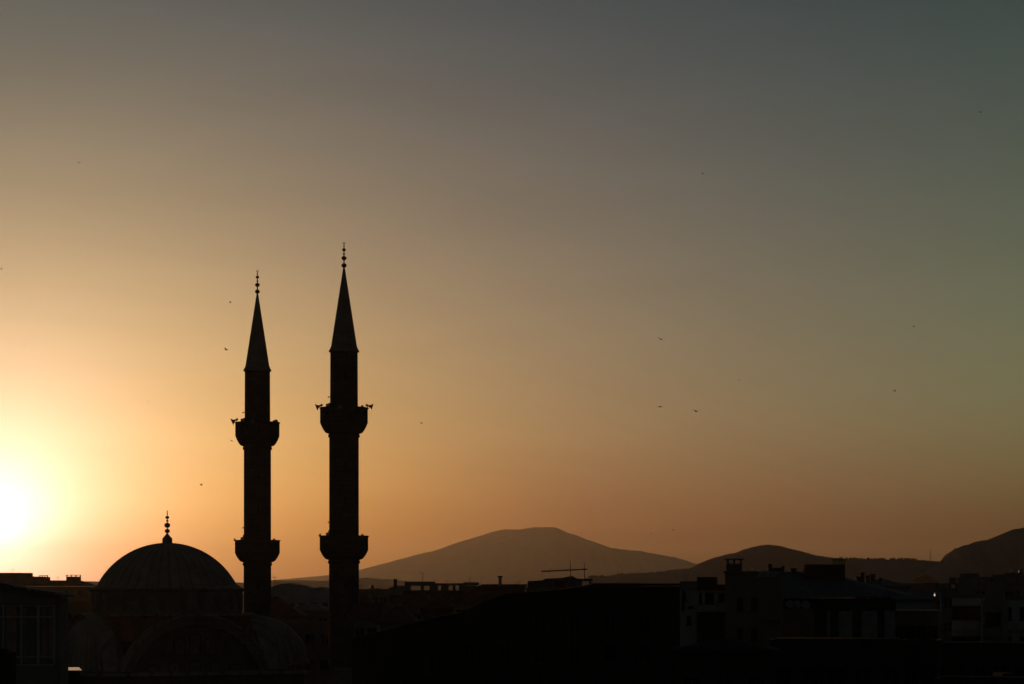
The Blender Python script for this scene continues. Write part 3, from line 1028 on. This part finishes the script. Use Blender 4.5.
house('house', 'pale strip fronted shed roof beside the lit street lamp', 896, 933, 599, 200, 8, 'bluegrey', 'gable', .8, cols=4, rows=2, roofm='metalroof')
house('house', 'ochre walled house below the street lamp', 893, 938, 612, 165, 8, 'ochre', 'flat', cols=4, rows=2, win=(.8, 1.0), parapet_h=.1)
D = 300
s = D / F
b, w, ze = house('apartment_building', 'unfinished block with roof terrace slab and posts right of the lamp', 934, 962, 590.5, D, 10, 'concrete', cols=3, rows=3, parapet_h=.3, side=False)
q = lambda x: (x - 948) * s
k = MB().box(q(936), q(962), -4.8, 3, pz(584.6, D), pz(583.2, D))
for x in (937, 943.5, 950, 956, 961):
    k.cbox(q(x), -4.5, .25, .25, ze + .3, pz(584.6, D) - .003)
k.cbox(q(952), -3, .9, .8, pz(583.2, D), pz(577.5, D)).cbox(q(958.5), -3, .4, .4, pz(583.2, D), pz(578.2, D))
k.build('roof_terrace', M['concrete'], b)
D = 330
s = D / F
b, w, ze = house('apartment_building', 'tall dark block on the slope with a cluttered roof at the right edge', 958, 1060, 584.5, D, 14, 'brown', cols=9, rows=4, parapet_h=.2, side=False)
q = lambda x: (x - 1009) * s
k = MB()
for a, c, y in ((960, 975, 573.2), (975.2, 990, 576.6), (992, 1003, 574.4), (1004, 1016, 572.8), (1016.2, 1060, 575.2)):
    k.box(q(a), q(c), -6 + (a % 3), 3, ze + .1, pz(y + 1, D))
    k.box(q(a) - .2, q(c) + .2, -6.3 + (a % 3), 3.2, pz(y + 1, D) + .003, pz(y, D))
k.build('rooftop_room', M['plaster'], b)


def flats(x0, x1, ytop, D, label, m='pale', cols=2, rows=4):
    s = D / F
    b, w, ze = house('apartment_building', label, x0, x1, ytop, D, 10, m, cols=cols, rows=rows, win=(1.3, 1.2), fl=2.7, top_gap=.7, parapet_h=.3, side=False, fm='darkframe')
    for j in range(rows):
        for i in range(cols):
            u = -w / 2 + w * (i + .5) / cols
            z = ze - .7 - 1.2 - .9 - j * 2.7
            k = MB().box(u - w / cols * .36, u + w / cols * .36, -6.1, -5.003, z, z + .12)
            k.box(u - w / cols * .36, u + w / cols * .36, -6.1, -6.0, z + .12, z + .78)
            k.build('balcony', M[m], b)
    k = MB().box(-.8, .8, -3, -1, ze + .1, ze + 1.9).build('stair_head', M['plaster'], b)
    return b


flats(952, 980, 598, 215, 'pale balconied flats just right of the street lamp slope')
flats(983, 1003, 604, 205, 'narrow dark balconied flats between two pale ones', 'plaster', 1)
flats(994, 1060, 599.5, 222, 'pale balconied flats cut by the right edge', 'pale', 3)
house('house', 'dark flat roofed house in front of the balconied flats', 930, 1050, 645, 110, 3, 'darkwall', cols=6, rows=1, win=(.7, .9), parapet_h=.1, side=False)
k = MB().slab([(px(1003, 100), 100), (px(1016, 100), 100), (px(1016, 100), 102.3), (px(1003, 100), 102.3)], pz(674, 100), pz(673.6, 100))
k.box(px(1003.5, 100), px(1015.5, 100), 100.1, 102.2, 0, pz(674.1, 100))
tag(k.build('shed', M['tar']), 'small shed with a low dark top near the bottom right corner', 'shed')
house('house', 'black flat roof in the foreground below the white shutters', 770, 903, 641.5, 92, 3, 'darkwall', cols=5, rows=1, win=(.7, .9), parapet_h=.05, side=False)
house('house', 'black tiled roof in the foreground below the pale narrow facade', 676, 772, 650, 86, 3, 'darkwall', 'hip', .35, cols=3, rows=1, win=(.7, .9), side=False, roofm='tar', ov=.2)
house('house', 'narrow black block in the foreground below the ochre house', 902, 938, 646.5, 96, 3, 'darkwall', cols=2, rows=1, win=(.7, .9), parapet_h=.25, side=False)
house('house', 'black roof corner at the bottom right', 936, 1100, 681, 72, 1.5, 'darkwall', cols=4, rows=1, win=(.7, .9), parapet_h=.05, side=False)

# -- street lamp, lit
D = 188
r = empty('street_lamp', (px(934.6, D), D, 0))
tag(r, 'street lamp with a small lit white head right of the hipped roof', 'street lamp')
zl = pz(595, D)
MB().tube((0.5, 0, 0), (0.5, 0, zl + .15), .09, .05).tube((0.5, 0, zl + .15), (0, 0, zl + .18), .04).build('pole', M['steel'], r)
MB().ball((0, 0, zl), .065, 12, 1.6).build('lamp_head', emit('lamp_light', (1, .82, .66), 0.6), r)

# -- aerials, tanks and dishes on the roofs
small = [(361, 385, 590, 584.5), (384, 385, 590, 586), (447, 347, 583, 579), (470, 347, 582.5, 577.5), (519, 268, 584.5, 580.5), (687, 152, 581.4, 577.5), (722, 152, 584.6, 580.6),
         (752, 146, 571.6, 566.5), (868, 243, 583, 577), (890, 243, 585, 580), (910, 202, 594.6, 589.5), (925, 167, 611.5, 604.5), (968, 334, 573.6, 569.5), (997, 334, 574.8, 570), (1011, 334, 573.2, 567.5),
         (13, 652, 572.6, 568.8), (58, 652, 580.4, 576.5)]
proto_a = antenna(px(361, 385), 385, pz(590.2, 385), pz(584.5, 385), (-.35, .35, .75), 'small comb shaped aerial on a roof in the middle distance', .25, n=5)
proto_a['group'] = 'small aerials on the town roofs'
for x, D, y0, y1 in small[1:]:
    c = copy_tree(proto_a)
    c.location = (px(x, D), D, pz(y0 + .3, D))
    k_ = (y1 - y0 - .3) * -D / F / ((590.2 - 584.5) * 385 / F)
    c.scale = (k_, k_, k_)
    c.rotation_euler = (0, 0, (x * 7 % 30) / 10)
tanks = [(1021, 335, 575.3), (372, 384, 590.2), (969, 218, 598)]
def tank(x, D, y):
    r = empty('water_tank', (px(x, D), D, pz(y + .1, D)), x % 3)
    MB().lathe([(.3, .2), (.32, .22), (.32, .75), (.25, .83), (.08, .86)], 16).build('drum', M['steel'], r)
    k = MB()
    for a in (-.28, .28):
        for b in (-.28, .28):
            k.cbox(a * .8, b * .8, .06, .06, -.1, .21)
    k.build('stand', M['iron'], r)
    return r
for x, D, y in tanks:
    tag(tank(x, D, y), 'small round water tank on a town roof', 'water tank', 'water tanks on the town roofs')

# -- scattered town houses filling the valley (rows behind the minarets and roofs)
fill = [
    (352, 372, 604, 300, 'ochre', 'hip', 'low ochre house at the foot of the near minaret'),
    (366, 398, 609, 240, 'brown', 'flat', 'brown flat roof right of the near minaret foot'),
    (392, 425, 606, 270, 'plaster', 'gable', 'grey gabled house under the rooftop pavilion'),
    (354, 378, 617, 205, 'plaster', 'gable', 'grey gabled house beside the near minaret foot, pale roof'),
    (380, 412, 622, 180, 'brown', 'hip', 'brown hipped house in front of the flat roof'),
    (420, 452, 607, 250, 'brickred', 'hip', 'small red walled house left of the long tiled roof'),
    (592, 640, 588.5, 520, 'plaster', 'gable', 'distant grey gabled hall just above the black roof'),
    (-30, 35, 600, 240, 'brown', 'flat', 'brown block behind the glazed window wall'),
    (60, 92, 606, 270, 'ochre', 'flat', 'ochre block between the glazed house and the dome drum'),
    (262, 284, 604, 360, 'plaster', 'hip', 'small grey house hugging the far minaret'),
]
for x0, x1, yt, D, m, rf, lb in fill:
    house('house', lb, x0, x1, yt, D, 8, m, rf, 1.2, cols=max(2, int((x1 - x0) * D / F / 2.2)), rows=2, win=(.9, 1.1), ov=.3)


# ------------------------------------------------------------------ trees
def tree(x, ytop, D, w, label, seed, name='tree'):
    rnd = random.Random(seed)
    H = pz(ytop, D)
    root = empty(name, (px(x, D), D, 0))
    tag(root, label, 'tree')
    t = MB().tube((0, 0, 0), (.1, 0, H * .55), .24, .12)
    for k in range(6):
        a = rnd.uniform(0, 2 * PI)
        t.tube((.05, 0, H * rnd.uniform(.35, .55)), (w * .3 * math.cos(a), w * .3 * math.sin(a), H * rnd.uniform(.6, .85)), .09, .03, 5)
    t.build('trunk', M['bark'], root)
    c = MB()
    cl = [(rnd.uniform(-.36, .36) * w, rnd.uniform(-.36, .36) * w, H * rnd.uniform(.5, .92), rnd.uniform(.14, .26) * w) for _ in range(16)]
    for cx, cy, cz, cr in cl:
        for _ in range(90):
            v = Vector((rnd.gauss(0, 1), rnd.gauss(0, 1), rnd.gauss(0, 1))).normalized() * cr * rnd.uniform(.6, 1.05)
            p = Vector((cx, cy, min(cz + v.z, H)))
            p.x += v.x
            p.y += v.y
            u = Vector((rnd.gauss(0, 1), rnd.gauss(0, 1), rnd.gauss(0, 1))).normalized() * rnd.uniform(.09, .2)
            q_ = u.orthogonal() * .8
            c.add([tuple(p - u), tuple(p + q_), tuple(p + u), tuple(p - q_)], [(0, 1, 2, 3)])
    c.build('crown', M['leaf'], root)


tree(436, 611, 170, 5.0, 'dark bushy tree left of the long tiled roof', 1)
tree(425, 618, 165, 4.0, 'smaller dark tree left of the bushy one', 2)
tree(404, 626, 150, 4.5, 'dark tree right of the near minaret base', 3)
tree(880, 588, 300, 4.5, 'tree crown rising behind the low end of the hipped roof', 4)
tree(916, 600, 190, 3.4, 'small tree between the shed roof and the street lamp', 5)
tree(976, 594, 260, 3.2, 'small tree above the pale balconied flats', 6)

# far woods on the ridge crests: nobody could count them
wd = MB()
rnd = random.Random(8)


def wood(xa, xb, prof, D, hpx, n, seed):
    rg = .9 if seed == 11 else .8
    for _ in range(n):
        x = rnd.uniform(xa, xb)
        yb = interp(prof, x) + rg * fbm(x / 9, seed) + .25
        r_ = rnd.uniform(.5, 1.0) * hpx * D / F
        X, Y, Z = px(x, D), D + rnd.uniform(-20, 5), pz(yb, D)
        pr = [(r_ * q1 * rnd.uniform(.75, 1.2), Z + r_ * q2) for q1, q2 in ((.3, -.8), (.9, -.1), (1, .4), (.7, .9), (.25, 1.25))]
        wd.lathe(pr, 7, False, X, Y, a0=rnd.uniform(0, 3))


wood(588, 603, RIGHT, 2600, 1.3, 30, 11)
wood(600, 700, RIGHT, 2600, .6, 80, 11)
wood(840, 915, RIGHT, 2600, .95, 130, 11)
wood(700, 840, RIGHT, 2600, .3, 60, 11)
wood(940, 956, STEEP, 2250, .7, 26, 21)
tag(wd.build('ridge_woods', M['leaf']), 'line of dark trees along the crests of the hills on the right', 'woods', None, 'stuff')
# masts on the hills
k = MB()
for a, b_ in ((-1, 0), (1, 0)):
    k.tube((a * 1.2, 0, 0), (0, 0, 11), .25, .12, 5)
k.tube((0, 0, 8), (0, 0, 14), .15)
o = k.build('radio_mast', M['steel'])
o.location = (px(930.5, 2500), 2500, pz(563, 2500))
tag(o, 'tiny mast in the dip between the two right hills', 'mast')


# ------------------------------------------------------------------ birds
def bird_mesh(span, flap, seed):
    """one continuous bird: body, tail and two swept wings"""
    h = span / 2
    mb = MB()
    ring = lambda y, r: [(r * math.cos(t), y, r * math.sin(t)) for t in [2 * PI * i / 6 for i in range(6)]]
    body = [(-.36, .006), (-.30, .045), (-.22, .062), (-.08, .085), (.08, .07), (.18, .035), (.34, .03)]
    vs, fs = [], []
    for y, r_ in body:
        vs += ring(y * span * .9, r_ * span * 1.1)
    for j in range(len(body) - 1):
        for i in range(6):
            fs.append((j * 6 + i, j * 6 + (i + 1) % 6, (j + 1) * 6 + (i + 1) % 6, (j + 1) * 6 + i))
    b = len(vs)
    for sg in (1, -1):
        b = len(vs)
        vs += [(sg * .02 * span, -.16 * span, .02 * span), (sg * .02 * span, .13 * span, .02 * span),
               (sg * h * .5, -.19 * span, h * .5 * flap + .02 * span), (sg * h * .5, .07 * span, h * .5 * flap + .02 * span),
               (sg * h, .08 * span, h * flap * .8), (sg * h * .95, .10 * span, h * flap * .8)]
        vs += [(x, y, z - .012 * span) for x, y, z in vs[b:b + 6]]
        fs += [(b, b + 2, b + 3, b + 1), (b + 2, b + 4, b + 5, b + 3), (b + 6, b + 7, b + 9, b + 8), (b + 8, b + 9, b + 11, b + 10),
               (b, b + 6, b + 8, b + 2), (b + 2, b + 8, b + 10, b + 4), (b + 1, b + 3, b + 9, b + 7), (b + 3, b + 5, b + 11, b + 9), (b + 4, b + 10, b + 11, b + 5)]
    mb.add(vs, fs, True)
    return mb


birds = [
    (724.5, 71, 300, 'lone faint bird high in the dark sky right of centre'),
    (980.5, 112, 210, 'gliding bird with level wings near the top right corner'),
    (697, 158, 330, 'upper one of two faint birds high right of centre'),
    (702.5, 173.5, 310, 'lower one of two faint birds high right of centre'),
    (79, 162.5, 330, 'lone faint bird in the upper left sky'),
    (230.3, 302.4, 300, 'bird left of the far minaret spire, the upper of two'),
    (226, 349.8, 240, 'bird left of the far minaret spire, the lower of two'),
    (147.7, 402.2, 300, 'faint bird in the glow left of the upper far balcony'),
    (25, 346, 330, 'faint bird over the sun glow near the left edge'),
    (1.5, 269, 300, 'bird touching the left edge of the picture above the glow'),
    (661, 339.3, 170, 'largest bird, dark and banking, in the middle of the right sky'),
    (660, 406.8, 200, 'level winged bird, left one of the pair in the mid right sky'),
    (696.3, 411.4, 190, 'tilted bird, right one of the pair in the mid right sky'),
    (739, 379.8, 300, 'faint bird above and right of the mid right pair'),
    (913.7, 326.3, 260, 'bird in the grey sky far right, the upper of two'),
    (894.8, 391, 300, 'bird in the tan sky far right, the lower of two'),
    (421.5, 423.2, 300, 'small bird right of the near minaret upper balcony'),
    (201.5, 485.3, 270, 'bird in the orange glow above the dome, upright wings'),
    (651, 533.5, 300, 'left one of two birds right of the mountain top'),
    (673.3, 530, 300, 'right one of two birds right of the mountain top'),
    (231.5, 440.8, 260, 'tiny bird just below the upper balcony of the far minaret'),
]
for i, (x, y, D, lb) in enumerate(birds):
    rnd = random.Random(100 + i)
    flap = rnd.choice([-.25, .1, .3, .55])
    if 'level' in lb or 'gliding' in lb:
        flap = .05
    if 'upright' in lb:
        flap = 1.2
    D *= .6                                  # swifts hunting well in front of the minarets
    o = bird_mesh(.30 if D > 150 else .34, flap, i).build('bird', M['feather'])
    o.location = (px(x, D), D, pz(y, D))
    o.rotation_euler = (rnd.uniform(-.3, .3), rnd.uniform(-.5, .5) if 'level' not in lb and 'gliding' not in lb else -.08, rnd.uniform(-1.2, 1.2) if 'level' not in lb and 'gliding' not in lb else .2)
    tag(o, lb, 'bird', 'birds circling over the town')

# ------------------------------------------------------------------ haze
hz = MB().box(-26000, 26000, -3000, 26000, -1.5, 470)
ho = hz.build('haze', M['pale'])
hm = bpy.data.materials.new('haze_air')
hm.use_nodes = True
nt = hm.node_tree
nt.nodes.clear()
pv = nt.nodes.new('ShaderNodeVolumePrincipled')
pv.inputs['Color'].default_value = (0.96, 0.86, 0.73, 1)
pv.inputs['Density'].default_value = HAZE_D
pv.inputs['Anisotropy'].default_value = HAZE_G
mo = nt.nodes.new('ShaderNodeOutputMaterial')
nt.links.new(pv.outputs[0], mo.inputs['Volume'])
ho.data.materials[0] = hm
tag(ho, 'warm evening haze lying over the town and the hills', 'haze', None, 'stuff')
